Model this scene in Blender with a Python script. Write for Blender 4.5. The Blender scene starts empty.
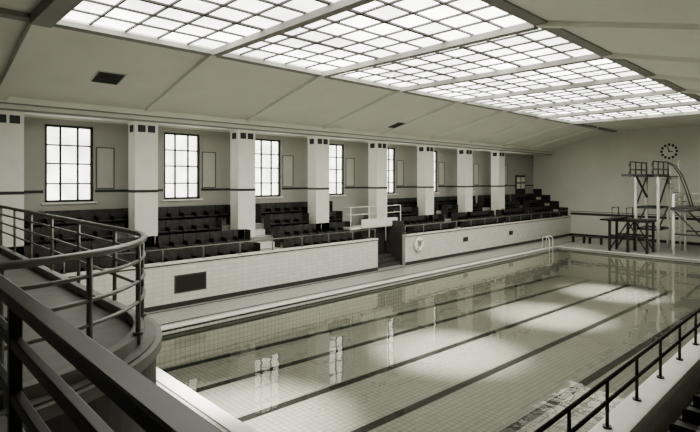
import bpy, bmesh, math, random
from mathutils import Vector, Matrix
random.seed(3)
S=bpy.context.scene
S.view_settings.view_transform='AgX'
try: S.view_settings.look='AgX - Medium High Contrast'
except Exception as e: print('look',e)
TINT=(1.0,0.992,0.91)
def g(v): return (v*TINT[0],v*TINT[1],v*TINT[2],1)

# ---------------- materials ----------------
def mat(name,v,rough=0.6,noise=0.06,nscale=3.0,metal=0.0,spec=0.5):
    m=bpy.data.materials.new(name); m.use_nodes=True
    n=m.node_tree.nodes; l=m.node_tree.links; b=n['Principled BSDF']
    b.inputs['Roughness'].default_value=rough; b.inputs['Metallic'].default_value=metal
    b.inputs['Specular IOR Level'].default_value=spec
    geo=n.new('ShaderNodeNewGeometry'); no=n.new('ShaderNodeTexNoise')
    no.inputs['Scale'].default_value=nscale; no.inputs['Detail'].default_value=5
    l.new(geo.outputs['Position'],no.inputs['Vector'])
    r=n.new('ShaderNodeValToRGB'); l.new(no.outputs['Fac'],r.inputs['Fac'])
    r.color_ramp.elements[0].position=0.3; r.color_ramp.elements[1].position=0.7
    r.color_ramp.elements[0].color=g(v*(1-noise)); r.color_ramp.elements[1].color=g(min(1,v*(1+noise)))
    l.new(r.outputs['Color'],b.inputs['Base Color'])
    return m
def tile(name,v,mv,w,h,mortar,axes='xy',rough=0.35,offset=0.0,var=0.05,scale=1.0):
    m=bpy.data.materials.new(name); m.use_nodes=True
    n=m.node_tree.nodes; l=m.node_tree.links; b=n['Principled BSDF']
    b.inputs['Roughness'].default_value=rough
    geo=n.new('ShaderNodeNewGeometry'); sep=n.new('ShaderNodeSeparateXYZ'); com=n.new('ShaderNodeCombineXYZ')
    l.new(geo.outputs['Position'],sep.inputs[0])
    for i,a in enumerate(axes): l.new(sep.outputs[a.upper()],com.inputs[i])
    br=n.new('ShaderNodeTexBrick'); l.new(com.outputs[0],br.inputs['Vector'])
    br.offset=offset; br.inputs['Scale'].default_value=scale
    br.inputs['Brick Width'].default_value=w; br.inputs['Row Height'].default_value=h
    br.inputs['Mortar Size'].default_value=mortar; br.inputs['Mortar Smooth'].default_value=0.1
    br.inputs['Color1'].default_value=g(v*(1-var)); br.inputs['Color2'].default_value=g(v*(1+var)); br.inputs['Mortar'].default_value=g(mv)
    l.new(br.outputs['Color'],b.inputs['Base Color'])
    return m
def emis(name,v,strength,nscale=1.0,lo=0.8,panes=None):
    m=bpy.data.materials.new(name); m.use_nodes=True
    n=m.node_tree.nodes; l=m.node_tree.links
    for x in list(n): n.remove(x)
    o=n.new('ShaderNodeOutputMaterial'); e=n.new('ShaderNodeEmission')
    geo=n.new('ShaderNodeNewGeometry'); no=n.new('ShaderNodeTexNoise'); no.inputs['Scale'].default_value=nscale
    l.new(geo.outputs['Position'],no.inputs['Vector'])
    r=n.new('ShaderNodeValToRGB'); l.new(no.outputs['Fac'],r.inputs['Fac'])
    r.color_ramp.elements[0].position=0.35; r.color_ramp.elements[1].position=0.65
    r.color_ramp.elements[0].color=g(v*lo); r.color_ramp.elements[1].color=g(v)
    if panes:
        sub=n.new('ShaderNodeVectorMath'); sub.operation='SUBTRACT'; sub.inputs[1].default_value=(panes[0],panes[1],0)
        l.new(geo.outputs['Position'],sub.inputs[0])
        br=n.new('ShaderNodeTexBrick'); br.offset=0; br.inputs['Scale'].default_value=1
        br.inputs['Brick Width'].default_value=panes[2]; br.inputs['Row Height'].default_value=panes[3]; br.inputs['Mortar Size'].default_value=0
        br.inputs['Color1'].default_value=(.55,.55,.55,1); br.inputs['Color2'].default_value=(1,1,1,1)
        l.new(sub.outputs[0],br.inputs['Vector'])
        mm=n.new('ShaderNodeMix'); mm.data_type='RGBA'; mm.blend_type='MULTIPLY'; mm.inputs['Factor'].default_value=1
        l.new(r.outputs['Color'],mm.inputs[6]); l.new(br.outputs['Color'],mm.inputs[7]); l.new(mm.outputs[2],e.inputs['Color'])
    else:
        l.new(r.outputs['Color'],e.inputs['Color'])
    e.inputs['Strength'].default_value=strength
    l.new(e.outputs[0],o.inputs['Surface'])
    return m

M={}
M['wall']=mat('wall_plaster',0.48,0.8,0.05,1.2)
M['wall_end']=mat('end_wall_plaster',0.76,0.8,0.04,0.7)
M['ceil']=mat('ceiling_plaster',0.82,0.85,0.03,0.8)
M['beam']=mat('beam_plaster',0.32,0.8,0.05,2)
M['pillar']=mat('pillar_white',0.9,0.6,0.03,3)
M['panel']=mat('panel_paper',0.58,0.6,0.03,3)
M['dark']=mat('black_trim',0.02,0.4)
M['stripe']=mat('dark_tile_band',0.05,0.3)
M['bar']=mat('glazing_bar',0.08,0.6)
M['frame']=mat('window_frame_steel',0.05,0.6)
M['white']=mat('white_paint',0.88,0.4,0.03)
M['stage']=mat('stage_grey_paint',0.07,0.4,0.05)
M['parapet']=tile('parapet_tile',0.68,0.54,0.3,0.15,0.008,'xz',0.3)
M['cap']=mat('coping_stone',0.74,0.4,0.04,5)
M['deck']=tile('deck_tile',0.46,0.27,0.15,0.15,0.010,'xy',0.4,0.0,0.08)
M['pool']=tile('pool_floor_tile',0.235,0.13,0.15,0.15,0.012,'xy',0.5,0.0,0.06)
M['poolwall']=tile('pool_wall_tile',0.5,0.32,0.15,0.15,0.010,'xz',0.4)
M['poolwall_y']=tile('pool_wall_tile_y',0.42,0.25,0.15,0.15,0.010,'yz',0.4)
M['lane']=mat('lane_tile_black',0.004,0.6)
M['seat']=mat('seat_dark_wood',0.055,0.45,0.3,6)
M['seatleg']=mat('seat_iron',0.03,0.5,metal=0.3)
M['step']=mat('concrete_step',0.34,0.8,0.1,4)
M['metal']=mat('rail_painted_steel',0.22,0.35,0.05,5,metal=0.4)
M['darkmetal']=mat('rail_dark_steel',0.03,0.3,0.1,5,metal=0.3)
M['wood']=mat('dark_handrail_wood',0.018,0.35,0.3,8)
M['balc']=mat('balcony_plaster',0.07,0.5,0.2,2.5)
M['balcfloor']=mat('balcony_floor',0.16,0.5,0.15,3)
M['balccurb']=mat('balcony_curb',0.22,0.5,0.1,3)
M['sky']=emis('skylight_opal_glass',1.0,7.2,0.35,0.55,(2.93,5.3,0.81,7.4/9))
M['win']=emis('window_daylight_glass',1.0,4.2,1.2,0.6)
m=bpy.data.materials.new('pool_water'); m.use_nodes=True
n=m.node_tree.nodes; l=m.node_tree.links
for x in list(n): n.remove(x)
o=n.new('ShaderNodeOutputMaterial'); mx=n.new('ShaderNodeMixShader'); tr=n.new('ShaderNodeBsdfTransparent'); gl=n.new('ShaderNodeBsdfGlossy'); fr=n.new('ShaderNodeFresnel')
tr.inputs['Color'].default_value=(0.92,0.92,0.88,1); gl.inputs['Roughness'].default_value=0.02; gl.inputs['Color'].default_value=g(1)
fr.inputs['IOR'].default_value=1.33
mr=n.new('ShaderNodeMapRange'); mr.inputs['From Min'].default_value=0.06; mr.inputs['From Max'].default_value=0.9
bp=n.new('ShaderNodeBump'); bp.inputs['Strength'].default_value=0.02; bp.inputs['Distance'].default_value=0.3
no=n.new('ShaderNodeTexNoise'); no.inputs['Scale'].default_value=1.2; geo=n.new('ShaderNodeNewGeometry')
l.new(geo.outputs['Position'],no.inputs['Vector']); l.new(no.outputs['Fac'],bp.inputs['Height']); l.new(bp.outputs['Normal'],gl.inputs['Normal'])
l.new(fr.outputs[0],mr.inputs['Value']); l.new(mr.outputs[0],mx.inputs[0]); l.new(tr.outputs[0],mx.inputs[1]); l.new(gl.outputs[0],mx.inputs[2]); l.new(mx.outputs[0],o.inputs['Surface'])
M['water']=m

# ---------------- mesh builder ----------------
class B:
    def __init__(s,name): s.name=name; s.bm=bmesh.new(); s.mats=[]
    def mi(s,k):
        if k not in s.mats: s.mats.append(k)
        return s.mats.index(k)
    def box(s,x0,x1,y0,y1,z0,z1,k):
        i=s.mi(k)
        v=[s.bm.verts.new((x,y,z)) for x in (x0,x1) for y in (y0,y1) for z in (z0,z1)]
        for f in ((0,1,3,2),(4,6,7,5),(0,4,5,1),(2,3,7,6),(0,2,6,4),(1,5,7,3)):
            q=s.bm.faces.new([v[a] for a in f]); q.material_index=i
    def poly(s,pts,k):
        q=s.bm.faces.new([s.bm.verts.new(p) for p in pts]); q.material_index=s.mi(k)
    def prism(s,pts,vec,k):
        i=s.mi(k); a=[s.bm.verts.new(p) for p in pts]; b=[s.bm.verts.new(Vector(p)+Vector(vec)) for p in pts]
        n=len(pts)
        s.bm.faces.new(a).material_index=i; s.bm.faces.new(b[::-1]).material_index=i
        for j in range(n):
            s.bm.faces.new((a[j],b[j],b[(j+1)%n],a[(j+1)%n])).material_index=i
    def tube(s,path,r,k,seg=10):
        i=s.mi(k); P=[Vector(p) for p in path]; rings=[]
        for j,p in enumerate(P):
            if j==0: d=P[1]-P[0]
            elif j==len(P)-1: d=P[-1]-P[-2]
            else: d=(P[j+1]-P[j]).normalized()+(P[j]-P[j-1]).normalized()
            d.normalize()
            up=Vector((0,0,1)) if abs(d.z)<0.95 else Vector((1,0,0))
            a=d.cross(up).normalized(); b=d.cross(a).normalized()
            rings.append([s.bm.verts.new(p+a*math.cos(2*math.pi*t/seg)*r+b*math.sin(2*math.pi*t/seg)*r) for t in range(seg)])
        for j in range(len(rings)-1):
            for t in range(seg):
                f=s.bm.faces.new((rings[j][t],rings[j][(t+1)%seg],rings[j+1][(t+1)%seg],rings[j+1][t])); f.material_index=i; f.smooth=True
        s.bm.faces.new(rings[0]).material_index=i; s.bm.faces.new(rings[-1][::-1]).material_index=i
    def torus(s,c,R,r,axis,k,seg=28,sg=10):
        i=s.mi(k); rings=[]
        for j in range(seg):
            a=2*math.pi*j/seg; ring=[]
            for t in range(sg):
                b=2*math.pi*t/sg; rr=R+r*math.cos(b); w=r*math.sin(b)
                if axis=='y': p=(rr*math.cos(a),w,rr*math.sin(a))
                else: p=(w,rr*math.cos(a),rr*math.sin(a))
                ring.append(s.bm.verts.new(Vector(c)+Vector(p)))
            rings.append(ring)
        for j in range(seg):
            for t in range(sg):
                f=s.bm.faces.new((rings[j][t],rings[j][(t+1)%sg],rings[(j+1)%seg][(t+1)%sg],rings[(j+1)%seg][t])); f.material_index=i; f.smooth=True
    def done(s,bevel=0):
        bmesh.ops.recalc_face_normals(s.bm,faces=s.bm.faces)
        me=bpy.data.meshes.new(s.name); s.bm.to_mesh(me); s.bm.free()
        for k in s.mats: me.materials.append(M[k])
        ob=bpy.data.objects.new(s.name,me); S.collection.objects.link(ob)
        if bevel:
            b=ob.modifiers.new('bevel','BEVEL'); b.width=bevel; b.segments=2; b.limit_method='ANGLE'
        return ob

# ---------------- key dimensions (deck z=0) ----------------
C=4.2
WL=19.0; WR=-1.0; XF=39.0; XN=-4.0
PY=17.5
P0=2.93; BAY=4.05
PX=[P0+BAY*k for k in range(9)]
PAR=16.0; PART=1.52; PARR=2.04
PL=13.75; PR=3.25; PNX=4.65; PFX=31.5
ZS=C+3.66; SKL=12.7; SKR=5.3
ZC=C+2.45; BT=C+2.06
SX0,SX1=PX[0],PX[7]

# ---------------- floor / pool ----------------
b=B('floor')
for (x0,x1,y0,y1) in ((XN,XF,PL+0.3,WL),(XN,XF,WR,PR-0.3),(XN,PNX-0.3,PR-0.3,PL+0.3),(PFX+0.3,XF,PR-0.3,PL+0.3)):
    b.box(x0,x1,y0,y1,-0.3,0,'deck')
b.done()
b=B('trim_deck_bands')
for y in (PAR-0.28,PL+0.55):
    b.box(PNX-2,XF-1.2,y,y+0.1,0.0,0.006,'stripe')
b.box(PFX+0.5,PFX+0.6,PR,PL+0.5,0,0.006,'stripe')
b.done()
b=B('swimming_pool')
def zf(x): return -1.0-0.75*(x-PNX)/(PFX-PNX)
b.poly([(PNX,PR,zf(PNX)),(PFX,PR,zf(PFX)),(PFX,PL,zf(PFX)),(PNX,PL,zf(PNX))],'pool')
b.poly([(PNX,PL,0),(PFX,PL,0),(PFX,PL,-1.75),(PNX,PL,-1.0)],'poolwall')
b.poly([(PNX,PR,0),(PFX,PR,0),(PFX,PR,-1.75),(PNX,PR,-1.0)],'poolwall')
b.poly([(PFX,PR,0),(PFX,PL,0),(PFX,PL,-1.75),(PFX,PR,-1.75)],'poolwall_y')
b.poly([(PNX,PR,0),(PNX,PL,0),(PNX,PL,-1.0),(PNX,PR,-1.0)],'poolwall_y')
b.box(PNX-0.3,PFX+0.3,PL,PL+0.3,-0.05,0.03,'cap'); b.box(PNX-0.3,PFX+0.3,PR-0.3,PR,-0.05,0.03,'cap')
b.box(PNX-0.3,PNX,PR,PL,-0.05,0.03,'cap'); b.box(PFX,PFX+0.3,PR,PL,-0.05,0.03,'cap')
for y in (5.35,7.45,9.55,11.65):
    b.poly([(PNX+.3,y-0.12,zf(PNX+.3)+.006),(PFX-.3,y-0.12,zf(PFX-.3)+.006),(PFX-.3,y+0.12,zf(PFX-.3)+.006),(PNX+.3,y+0.12,zf(PNX+.3)+.006)],'lane')
b.poly([(PNX,13.35,zf(PNX)+.006),(PFX,13.35,zf(PFX)+.006),(PFX,13.6,zf(PFX)+.006),(PNX,13.6,zf(PNX)+.006)],'lane')
b.box(PNX,PFX,PL-0.012,PL-0.002,-0.28,-0.13,'stripe')
b.box(PFX-0.012,PFX-0.002,PR,PL,-0.28,-0.12,'stripe')
b.done()
b=B('pool_water'); b.poly([(PNX,PR,-0.15),(PFX,PR,-0.15),(PFX,PL,-0.15),(PNX,PL,-0.15)],'water'); b.done()

# ---------------- walls ----------------
WZ0,WZ1=C-0.72,C+1.9
wins=[PX[k]+BAY/2 for k in range(0,8)]
b=B('wall_left')
x=XN
for c in wins:
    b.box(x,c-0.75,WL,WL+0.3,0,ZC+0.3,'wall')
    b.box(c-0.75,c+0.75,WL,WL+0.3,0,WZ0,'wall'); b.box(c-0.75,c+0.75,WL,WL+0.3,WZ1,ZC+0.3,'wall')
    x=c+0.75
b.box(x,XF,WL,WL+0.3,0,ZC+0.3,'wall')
b.done()
b=B('trim_left_dado')
x=XN
for c in wins:
    b.box(x,c-0.8,WL-0.02,WL,C-0.40,C-0.31,'stripe'); x=c+0.8
b.box(x,XF,WL-0.02,WL,C-0.40,C-0.31,'stripe')
b.box(XN,XF,WL-0.06,WL,BT+0.02,BT+0.12,'ceil')
b.done()
for i,c in enumerate(wins):
    b=B('window_%d'%(i+1))
    b.box(c-0.75,c+0.75,WL+0.14,WL+0.16,WZ0,WZ1,'win')
    f=0.08
    for (x0,x1,z0,z1) in ((-0.75,-0.75+f,WZ0,WZ1),(0.75-f,0.75,WZ0,WZ1),(-0.75,0.75,WZ0,WZ0+f),(-0.75,0.75,WZ1-f,WZ1)):
        b.box(c+x0,c+x1,WL+0.05,WL+0.13,z0,z1,'frame')
    for q in (-0.27,0.27): b.box(c+q-0.03,c+q+0.03,WL+0.06,WL+0.12,WZ0,WZ1,'frame')
    for q in (0.24,0.50,0.74): b.box(c-0.75,c+0.75,WL+0.07,WL+0.11,WZ0+q*(WZ1-WZ0)-0.025,WZ0+q*(WZ1-WZ0)+0.025,'frame')
    b.box(c-0.85,c+0.85,WL-0.08,WL+0.05,WZ0-0.06,WZ0,'white')
    b.done()
    b=B('notice_panel')
    x0,x1,z0,z1=c+0.83,c+1.45,C-0.28,C+1.2
    b.box(x0,x1,WL-0.03,WL-0.001,z0,z1,'panel')
    for q in ((x0,x0+.03,z0,z1),(x1-.03,x1,z0,z1),(x0,x1,z0,z0+.03),(x0,x1,z1-.03,z1)):
        b.box(q[0],q[1],WL-0.045,WL-0.03,q[2],q[3],'bar')
    b.done()
b=B('wall_right'); b.box(XN,XF,WR-0.3,WR,0,ZC+0.3,'wall'); b.done()
prof=[(WR,0),(WL,0),(WL,ZC),(PY,ZC),(SKL,ZS),(SKR,ZS),(0.5,ZC),(WR,ZC)]
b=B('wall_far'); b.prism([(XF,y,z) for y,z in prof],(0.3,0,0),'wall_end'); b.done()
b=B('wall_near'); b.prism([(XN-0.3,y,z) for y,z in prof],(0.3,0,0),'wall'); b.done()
b=B('trim_far_dado')
b.box(XF-0.02,XF,WR,PAR,C-2.58,C-2.42,'stripe'); b.box(XF-0.02,XF,WR,PAR,C-2.34,C-2.30,'bar')
b.box(XF-0.03,XF,WR,PAR,0,0.18,'stripe')
b.done()
# ---------------- ceiling ----------------
b=B('ceiling')
t=0.25
b.prism([(XN,WL,ZC),(XN,PY,ZC),(XN,PY,ZC+t),(XN,WL,ZC+t)],(XF-XN,0,0),'ceil')
b.prism([(XN,PY,ZC),(XN,SKL,ZS),(XN,SKL,ZS+t),(XN,PY,ZC+t)],(XF-XN,0,0),'ceil')
b.prism([(XN,0.5,ZC),(XN,SKR,ZS),(XN,SKR,ZS+t),(XN,0.5,ZC+t)],(XF-XN,0,0),'ceil')
b.prism([(XN,0.5,ZC),(XN,WR,ZC),(XN,WR,ZC+t),(XN,0.5,ZC+t)],(XF-XN,0,0),'ceil')
b.box(XN,SX0,SKR,SKL,ZS,ZS+t,'ceil'); b.box(SX1,XF,SKR,SKL,ZS,ZS+t,'ceil')
b.done()
b=B('ceiling_beams')
def zsl(y): return ZS-(y-SKL)*(ZS-ZC)/(PY-SKL)
for i,x in enumerate(PX):
    w=0.11 if i else 0.2; dp=0.12 if i else 0.2
    xc=x if i else x-.2
    if i<8:
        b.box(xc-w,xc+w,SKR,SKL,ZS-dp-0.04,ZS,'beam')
    b.prism([(xc-w*.8,SKL-0.02,ZS),(xc-w*.8,PY+.3,ZC-0.04),(xc-w*.8,PY+.3,ZC-dp*0.8-.04),(xc-w*.8,SKL-0.02,ZS-dp)],(w*1.6,0,0),'ceil')
    b.prism([(xc-w*.8,SKR+0.02,ZS),(xc-w*.8,0.3,ZC-0.04),(xc-w*.8,0.3,ZC-dp*0.8-.04),(xc-w*.8,SKR+0.02,ZS-dp)],(w*1.6,0,0),'ceil')
for y,s in ((SKL,1),(SKR,-1)):
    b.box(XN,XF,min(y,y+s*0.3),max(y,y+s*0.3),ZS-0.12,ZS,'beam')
b.box(SX1,SX1+.35,SKR,SKL,ZS-0.12,ZS,'beam')
b.box(XN,XF,PY,PY+0.6,BT,ZC+.05,'ceil'); b.box(XN,XF,0,0.5,BT,ZC+.05,'ceil')
b.box(XN,XF,PY-0.08,PY,ZC-0.16,ZC+.02,'ceil')
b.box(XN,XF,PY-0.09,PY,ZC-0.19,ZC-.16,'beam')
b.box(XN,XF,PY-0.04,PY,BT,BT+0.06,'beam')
b.done()
b=B('skylight')
b.box(SX0,SX1,SKR,SKL,ZS+0.05,ZS+0.07,'sky')
ny=9
for k in range(1,ny):
    y=SKR+(SKL-SKR)*k/ny; th=0.024 if k%3 else 0.045
    b.box(SX0,SX1,y-th,y+th,ZS+0.0,ZS+0.045,'bar')
for k in range(7):
    for j in range(1,5):
        x=PX[k]+BAY*j/5; th=0.022
        b.box(x-th,x+th,SKR,SKL,ZS+0.0,ZS+0.045,'bar')
b.done()
b=B('ceiling_vent')
def vent(x,y):
    for j in range(7):
        yy=y-0.3+j*0.1
        b.prism([(x-.35,yy,zsl(yy)-.03),(x+.35,yy,zsl(yy)-.03),(x+.35,yy+.06,zsl(yy+.06)-.03),(x-.35,yy+.06,zsl(yy+.06)-.03)],(0,0,0.02),'dark')
    b.prism([(x-.4,y-.35,zsl(y-.35)-.012),(x+.4,y-.35,zsl(y-.35)-.012),(x+.4,y+.35,zsl(y+.35)-.012),(x-.4,y+.35,zsl(y+.35)-.012)],(0,0,0.01),'panel')
vent(5.0,15.3); vent(18.9,16.2)
b.done()

# ---------------- pillars ----------------
for side in (0,1):
    for x in PX[side:8]:
        b=B('pillar')
        y0,y1=(PY,PY+0.6) if side==0 else (-0.1,0.5)
        b.box(x-0.4,x+0.4,y0,y1,0 if side else 1.9,BT,'pillar')
        yf=y0-0.012 if side==0 else y1
        b.box(x-0.41,x+0.41,y0-0.01,y1+0.01,C-0.40,C-0.31,'stripe')
        b.box(x-0.43,x+0.43,y0-0.03,y1+0.03,BT-0.07,BT,'pillar')
        for s in (-1,1):
            cx=x+s*0.17
            b.box(cx-0.13,cx+0.13,yf,yf+0.012,BT-0.36,BT-0.12,'dark')
        b.box(x-0.412,x-0.40,y0+0.15,y0+0.45,BT-0.36,BT-0.12,'dark')
        b.done()

# ---------------- stands ----------------
GX0,GX1=17.2,19.2
fl=[.95,1.42,1.89,2.36]
def stand(name,sg,base,skipx,lim):
    b=B(name)
    for (a,c) in skipx:
        for r in range(4):
            y0=base+sg*(0.2+r*0.7); y1=base+sg*(0.2+(r+1)*0.7) if r<3 else lim
            if (y1-y0)*sg<=0: continue
            b.box(a,c,min(y0,y1),max(y0,y1),0,fl[r],'step')
    b.done()
stand('left_grandstand_terrace',1,PAR,[(2.5,GX0-.15),(GX1+.12,XF)],WL)
def parapet(name,xa,xb,y0,y1,front):
    b=B(name)
    b.box(xa,xb,y0,y1,0,PART-0.07,'parapet')
    b.box(xa,xb,y0-0.04,y1,PART-0.07,PART,'cap')
    b.box(xa,xb,front-0.012,front,0,0.16,'stripe')
    b.box(xa,xb,y0-0.02,y0,PART-0.11,PART-0.07,'frame')
    b.done(0.006)
parapet('parapet_wall',2.5,GX0,PAR,PAR+.2,PAR)
parapet('parapet_wall',GX1,XF,PAR,PAR+.2,PAR)
b=B('parapet_plaque'); b.box(7.35,8.4,PAR-0.03,PAR-0.001,0.5,1.02,'dark'); b.box(7.3,8.45,PAR-0.02,PAR-0.001,0.46,1.06,'bar'); b.done()
for x in (24.3,29.5):
    b=B('parapet_vent'); b.box(x,x+.45,PAR-0.03,PAR-0.001,0.75,1.0,'bar')
    for j in range(4): b.box(x+.03,x+.42,PAR-0.04,PAR-0.03,0.78+j*.055,.80+j*.055,'dark')
    b.done()
b=B('entrance_stair')
b.box(GX0-0.15,GX0,PAR+.2,WL,0,PART,'balc'); b.box(GX1,GX1+0.12,PAR+.2,WL,0,2.2,'balc')
for k in range(3): b.box(GX0,GX1,PAR+0.35+k*0.28,PAR+.35+(k+1)*.28 if k<2 else WL,0,0.17*(k+1),'balc')
b.done()
b=B('entry_shade_panel')  # dark panel set in for the shade inside the entrance opening
b.box(GX0,GX1,PAR+1.3,PAR+1.36,0.51,1.9,'dark')
for x in (GX0+.5,GX0+1.5): b.box(x-.35,x+.35,PAR+1.28,PAR+1.3,0.6,1.8,'frame')
b.done()
b=B('entrance_landing')  # railed landing over the entrance
b.box(16.3,20.0,PY-0.6,PY-0.0,1.9,2.0,'white'); b.box(17.0,19.6,PY-0.65,PY-0.6,1.95,2.35,'white')
for x in (16.35,17.6,18.8,19.95):
    b.tube([(x,PY-.55,0.9 if x<17 or x>19.5 else 1.2),(x,PY-.55,2.95)],0.025,'white',8)
for z in (2.6,2.95): b.tube([(16.35,PY-.1,z),(16.35,PY-.55,z),(19.95,PY-.55,z),(19.95,PY-.1,z)],0.022,'white',8)
b.done()

def seats(x0,x1,base,sg,rows=(0,1,2,3)):
    b=B('spectator_seating')
    pit=0.52
    for r in rows:
        z=fl[r]
        xs=x0
        while xs+pit<=x1+1e-6:
            def bx(xa,xb,ya,yc,za,zb,k):
                ya,yc=base+sg*(0.2+r*0.7+ya),base+sg*(0.2+r*0.7+yc)
                b.box(xa,xb,min(ya,yc),max(ya,yc),za,zb,k)
            bx(xs+.01,xs+pit-.01,.60,.64,z+.3,z+.84,'seat')
            bx(xs+.03,xs+pit-.03,.20,.58,z+.42,z+.46,'seat')
            bx(xs,xs+.02,.24,.64,z+.001,z+.60,'seatleg')
            xs+=pit
        bx(xs,xs+.03,.2,.66,z+.001,z+.84,'seat')
        bx(x0-.03,x0-.001,.2,.66,z+.001,z+.84,'seat')
    return b.done()
blocks=[(2.6,11.3),(12.4,16.6),(20.4,24.4),(25.4,29.6),(30.6,34.4),(35.3,38.6)]
for (a,c) in blocks:
    seats(a,c,PAR,1,(0,1))
    cur=a
    for p in PX:
        if p+0.45<a or p-0.45>c: continue
        if p-0.5-cur>0.55: seats(cur,p-0.5,PAR,1,(2,))
        cur=p+0.47
    if c-cur>0.55: seats(cur,c,PAR,1,(2,))
    seats(a,c,PAR,1,(3,))
b=B('aisle_steps')
for a in (11.4,24.5,29.7,34.5):
    for r in range(3):
        b.box(a,a+.85,PAR+.2+(r+1)*.7-.3,PAR+.2+(r+1)*.7-.001,fl[r],fl[r]+.235,'white')
        b.box(a,a+.85,PAR+.2+(r+1)*.7,PAR+.2+(r+1)*.7+.05,fl[r+1],fl[r+1]+.012,'white')
b.done()
b=B('trim_far_stand_profile')
for r in range(4):
    y0=PAR+.2+r*.7; b.box(XF-0.03,XF-.001,y0,y0+.75 if r<3 else WL,fl[r]+.55,fl[r]+1.2,'stripe')
b.done()
def rail(name,xa,xb,y,z0,zs,r,k,step,rp=None):
    b=B(name)
    n=max(1,round((xb-xa)/step))
    for j in range(n+1):
        x=xa+(xb-xa)*j/n
        b.tube([(x,y,z0),(x,y,max(zs))],rp or r*0.9,k,8)
        b.tube([(x,y,z0),(x,y,z0+.02)],(rp or r)*2.2,k,10)
    for z in zs: b.tube([(xa,y,z),(xb,y,z)],r,k,8)
    return b.done()
rail('parapet_railing',2.6,GX0-.1,PAR+.1,PART,(PART+.42,),0.028,'metal',1.45)
rail('parapet_railing',GX1+.1,XF-.3,PAR+.1,PART,(PART+.42,),0.028,'metal',1.45)

b=B('door_1')
b.box(36.0,37.5,WL-.06,WL-.001,2.36+.0,C+.45,'dark')
for j in range(2):
    for q in range(2): b.box(36.12+j*.7,36.7+j*.7,WL-.07,WL-.06,3.6+q*.5,4.0+q*.5,'white')
b.done()

# ---------------- life ring ----------------
b=B('life_ring'); b.torus((20.15,PAR-.11,0.98),0.27,0.09,'y','white')
for a in range(4):
    an=math.pi/4+a*math.pi/2
    dx,dz=.27*math.cos(an),.27*math.sin(an)
    b.box(20.15+dx-.03,20.15+dx+.03,PAR-.205,PAR-.015,.98+dz-.03,.98+dz+.03,'stage')
b.tube([(20.15,PAR-.02,.98+.16),(20.15,PAR-.11,.98+.26)],.015,'dark',6)
b.done()

# ---------------- right side stand ----------------
b=B('parapet_wall'); b.box(2.6,XF,PARR-.26,PARR,0,PART-.07,'parapet'); b.box(2.6,XF,PARR-.26,PARR+.04,PART-.07,PART,'cap'); b.done(.006)
rail('parapet_railing',2.8,XF-.4,PARR-.06,PART,(PART+.28,PART+.52),0.022,'darkmetal',1.0)
stand('right_grandstand_terrace',-1,PARR-.06,[(2.6,XF)],WR)
for (a,c) in ((3.2,11.0),(12,20),(21,29),(30,38)):
    seats(a,c,PARR-.08,-1,(0,1))

# ---------------- near balcony ----------------
BF=C-1.6
cx,cy,R=0.45,6.0,1.78
def curve(off=0,n=20): return [(cx+(R+off)*math.sin(a),cy-(R+off)*math.cos(a)) for a in [math.pi/2*j/n for j in range(n+1)]]
def outline(off): 
    return [(XN,WR+.02),(cx+0.1+off,WR+.02),(cx+0.1+off,cy-R-off)]+curve(off)[1:]+[(cx+R+off,WL-.02),(XN,WL-.02)]
b=B('viewing_balcony')
o=outline(0.12)
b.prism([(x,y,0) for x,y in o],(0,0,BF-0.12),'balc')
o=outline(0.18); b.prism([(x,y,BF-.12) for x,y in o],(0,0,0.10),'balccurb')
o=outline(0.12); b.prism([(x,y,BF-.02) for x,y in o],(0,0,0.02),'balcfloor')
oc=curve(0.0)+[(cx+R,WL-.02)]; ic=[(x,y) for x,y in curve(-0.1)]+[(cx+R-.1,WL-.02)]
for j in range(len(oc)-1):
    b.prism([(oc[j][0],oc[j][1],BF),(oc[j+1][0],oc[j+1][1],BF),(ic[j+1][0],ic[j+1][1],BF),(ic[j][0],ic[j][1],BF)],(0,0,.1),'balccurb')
b.done()
b=B('balcony_railing')
path=curve(0,24)+[(cx+R,WL-.4)]
for z,r in ((C-.6,.032),(C-.78,.018),(C-.98,.018),(C-1.18,.018)):
    b.tube([(x,y,z) for x,y in path],r,'metal',10)
for a in (0.12,0.5,0.95,1.35):
    x,y=cx+R*math.sin(a),cy-R*math.cos(a); b.tube([(x,y,BF),(x,y,C-.6)],.024,'metal',10); b.tube([(x,y,BF+.1),(x,y,BF+.13)],.05,'metal',10)
y=cy+.6
while y<WL-.4:
    b.tube([(cx+R,y,BF),(cx+R,y,C-.6)],.024,'metal',10); y+=1.5
b.done()
b=B('wooden_handrail')
X=cx+.1
b.box(X-.045,X+.045,WR+.1,cy-R,C-.64,C-.58,'wood')
b.box(X-.025,X+.025,WR+.1,cy-R,C-.87,C-.81,'wood'); b.box(X-.025,X+.025,WR+.1,cy-R,C-1.15,C-1.09,'wood')
for y in (0.0,3.1): b.box(X-.03,X+.03,y-.03,y+.03,BF,C-.62,'wood')
b.done(0.008)

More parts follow.
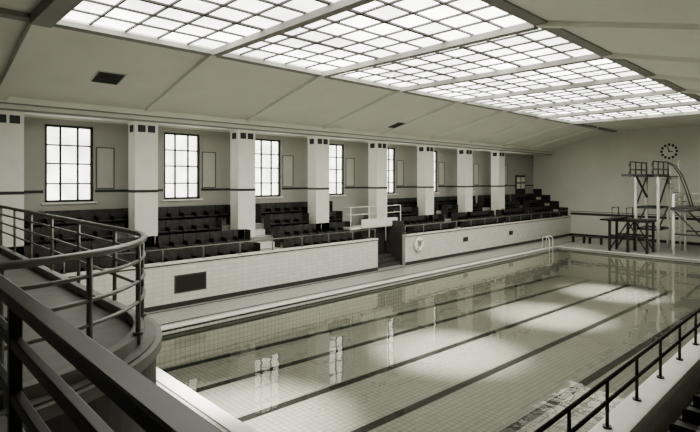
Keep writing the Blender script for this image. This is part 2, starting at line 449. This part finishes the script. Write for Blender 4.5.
# ---------------- diving stage ----------------
b=B('diving_stage')
X0,X1,Y0,Y1=33.7,35.8,8.7,9.9
YM=(Y0+Y1)/2
zt=C+.25
for x in (X0,X1):
    for y in (Y0,Y1): b.tube([(x,y,0),(x,y,zt)],.085,'white',10)
b.box(X0-.1,X1+.2,Y0-.1,Y1+.1,zt,zt+.16,'stage')
b.box(30.2,X0,YM-.3,YM+.3,zt+.02,zt+.13,'stage')
for z in (1.3,2.6):
    for x in (X0,X1): b.tube([(x,Y0,z),(x,Y1,z)],.055,'stage',8)
for y in (Y0,Y1):
    for z in (1.3,2.6): b.tube([(X0,y,z),(X1,y,z)],.055,'stage',8)
    b.tube([(X0,y,1.3),(X1,y,2.6)],.045,'stage',8); b.tube([(X0,y,2.6),(X1,y,zt)],.045,'stage',8)
    for z in (zt+.45,zt+.9): b.tube([(X1+.1,y,z),(X0-1.0,y,z),(X0-1.2,y,z-.25)],.038,'stage',8)
    for x in (X0-1.0,X0,X0+1.1,X1): b.tube([(x,y,zt),(x,y,zt+.9)],.038,'stage',8)
b.tube([(X0,YM,zt-1.2),(31.8,YM,zt)],.06,'stage',8)
for y in (8.0,8.45): b.tube([(X1-.2,y,0),(X1-.6,y,zt+1.0)],.05,'white',8)
for j in range(15):
    z=.3+j*.29; xx=X1-.2-.4*z/(zt+1); b.tube([(xx,8.0,z),(xx,8.45,z)],.03,'white',6)
b.box(X1-.9,X1,8.0,8.6,zt-.0,zt+.06,'stage')
zm=2.55
b.box(32.6,35.6,5.4,7.8,zm,zm+.18,'stage')
b.box(30.2,32.6,6.4,6.9,zm+.05,zm+.14,'stage')
for x in (32.8,35.4):
    for y in (5.6,7.7): b.tube([(x,y,0),(x,y,zm+.9)],.07,'white',10)
for y in (5.6,7.7):
    for z in (zm+.45,zm+.9): b.tube([(32.8,y,z),(35.4,y,z)],.036,'white',8)
for z in (zm+.45,zm+.9): b.tube([(35.4,5.6,z),(35.4,7.7,z)],.036,'white',8)
for x in (32.8,35.4): b.tube([(x,5.6,1.2),(x,7.7,1.2)],.045,'stage',8); b.tube([(x,5.6,0.2),(x,7.7,zm)],.04,'stage',8)
for x in (33.9,34.5):
    b.tube([(x,8.7,zt+.9),(x,8.35,zt+.87),(x,8.0,zt+.65),(x,7.65,zt+.1),(x,7.3,zm+.9),(x,7.1,zm+.1)],.032,'stage',8)
for j in range(7):
    f=j/7; b.box(33.93,34.47,8.5-1.4*f-.1,8.5-1.4*f+.06,zt-.15-(zt-zm-.1)*f-.015,zt-.15-(zt-zm-.1)*f+.015,'stage')
b.done()
b=B('springboard_stand')
zd=1.8
b.box(32.0,33.4,8.7,11.0,zd,zd+.14,'dark')
for x in (32.1,33.3):
    for y in (8.85,9.85,10.85): b.box(x-.06,x+.06,y-.06,y+.06,0,zd,'dark')
    b.box(x-.03,x+.03,8.85,10.85,.9,1.0,'dark')
    b.tube([(x,8.85,0.1),(x,9.85,zd)],.04,'dark',6); b.tube([(x,10.85,.1),(x,9.85,zd)],.04,'dark',6)
b.box(29.8,33.3,10.1,10.6,zd+.18,zd+.26,'wood')
b.box(32.0,32.15,10.0,10.7,zd+.14,zd+.18,'dark')
for y in (9.95,10.75): b.tube([(33.3,y,zd+.1),(33.3,y,zd+.8),(32.2,y,zd+.8),(32.2,y,zd+.1)],.028,'darkmetal',6)
b.done()
for x,y in ((34.6,12.2),(34.6,13.3)):
    b=B('poolside_bench'); b.box(x,x+.4,y,y+.9,.42,.47,'seat')
    for yy in (y+.06,y+.78):
        b.box(x+.03,x+.37,yy,yy+.05,0,.42,'seatleg')
    b.done()
for x in (30.2,):
    b=B('pool_ladder')
    for dx in (0,.5):
        pts=[(x+dx,PL-.06,-.9),(x+dx,PL-.06,.55)]+[(x+dx,PL-.06+.22*(1-math.cos(a)),.55+.22*math.sin(a)) for a in (0.5,1.0,1.57,2.1,2.6)]+[(x+dx,PL+.4,.0)]
        b.tube(pts,.025,'white',8)
    for z in (-.3,-.6): b.tube([(x,PL-.06,z),(x+.5,PL-.06,z)],.025,'white',8)
    b.done()
# ---------------- wall clock ----------------
b=B('wall_clock')
cyk,czk=9.4,C+2.0
b.prism([(XF-.05,cyk+.52*math.cos(a),czk+.52*math.sin(a)) for a in [2*math.pi*j/32 for j in range(32)]],(0.045,0,0),'white')
for j in range(12):
    a=math.pi/6*j; q=Vector((XF-.06,cyk+.45*math.cos(a),czk+.45*math.sin(a)))
    b.box(q.x-.01,q.x,q.y-.07,q.y+.07,q.z-.08,q.z+.08,'dark')
for a,L in ((math.radians(75),.33),(math.radians(185),.24)):
    d=Vector((0,math.cos(a),math.sin(a))); p=Vector((XF-.07,cyk,czk)); b.tube([p-d*.05,p+d*L],.03,'dark',6)
b.done()

# ---------------- lights ----------------
w=bpy.data.worlds.new('World'); S.world=w; w.use_nodes=True
w.node_tree.nodes['Background'].inputs[0].default_value=g(0.8); w.node_tree.nodes['Background'].inputs[1].default_value=0.5
for x in (6.0,13.4,20.6,28.0):  # added spots without fittings, put in to make bright patches on the pool
    ld=bpy.data.lights.new('pool_patch_spot','SPOT'); ld.energy=16500; ld.spot_size=math.radians(37); ld.spot_blend=1.0; ld.shadow_soft_size=0.12
    ld.color=(1,.99,.92)
    lo=bpy.data.objects.new('pool_patch_spot',ld); S.collection.objects.link(lo); lo.location=(x,9.4,ZS-.25)

cam=bpy.data.cameras.new('camera'); co=bpy.data.objects.new('camera',cam); S.collection.objects.link(co)
cam.sensor_width=36; cam.lens=500/700*36; cam.shift_y=-35/700; cam.clip_start=0.05
co.location=(0,0,C); co.rotation_euler=(math.pi/2,0,-math.radians(90-46.12))
S.camera=co
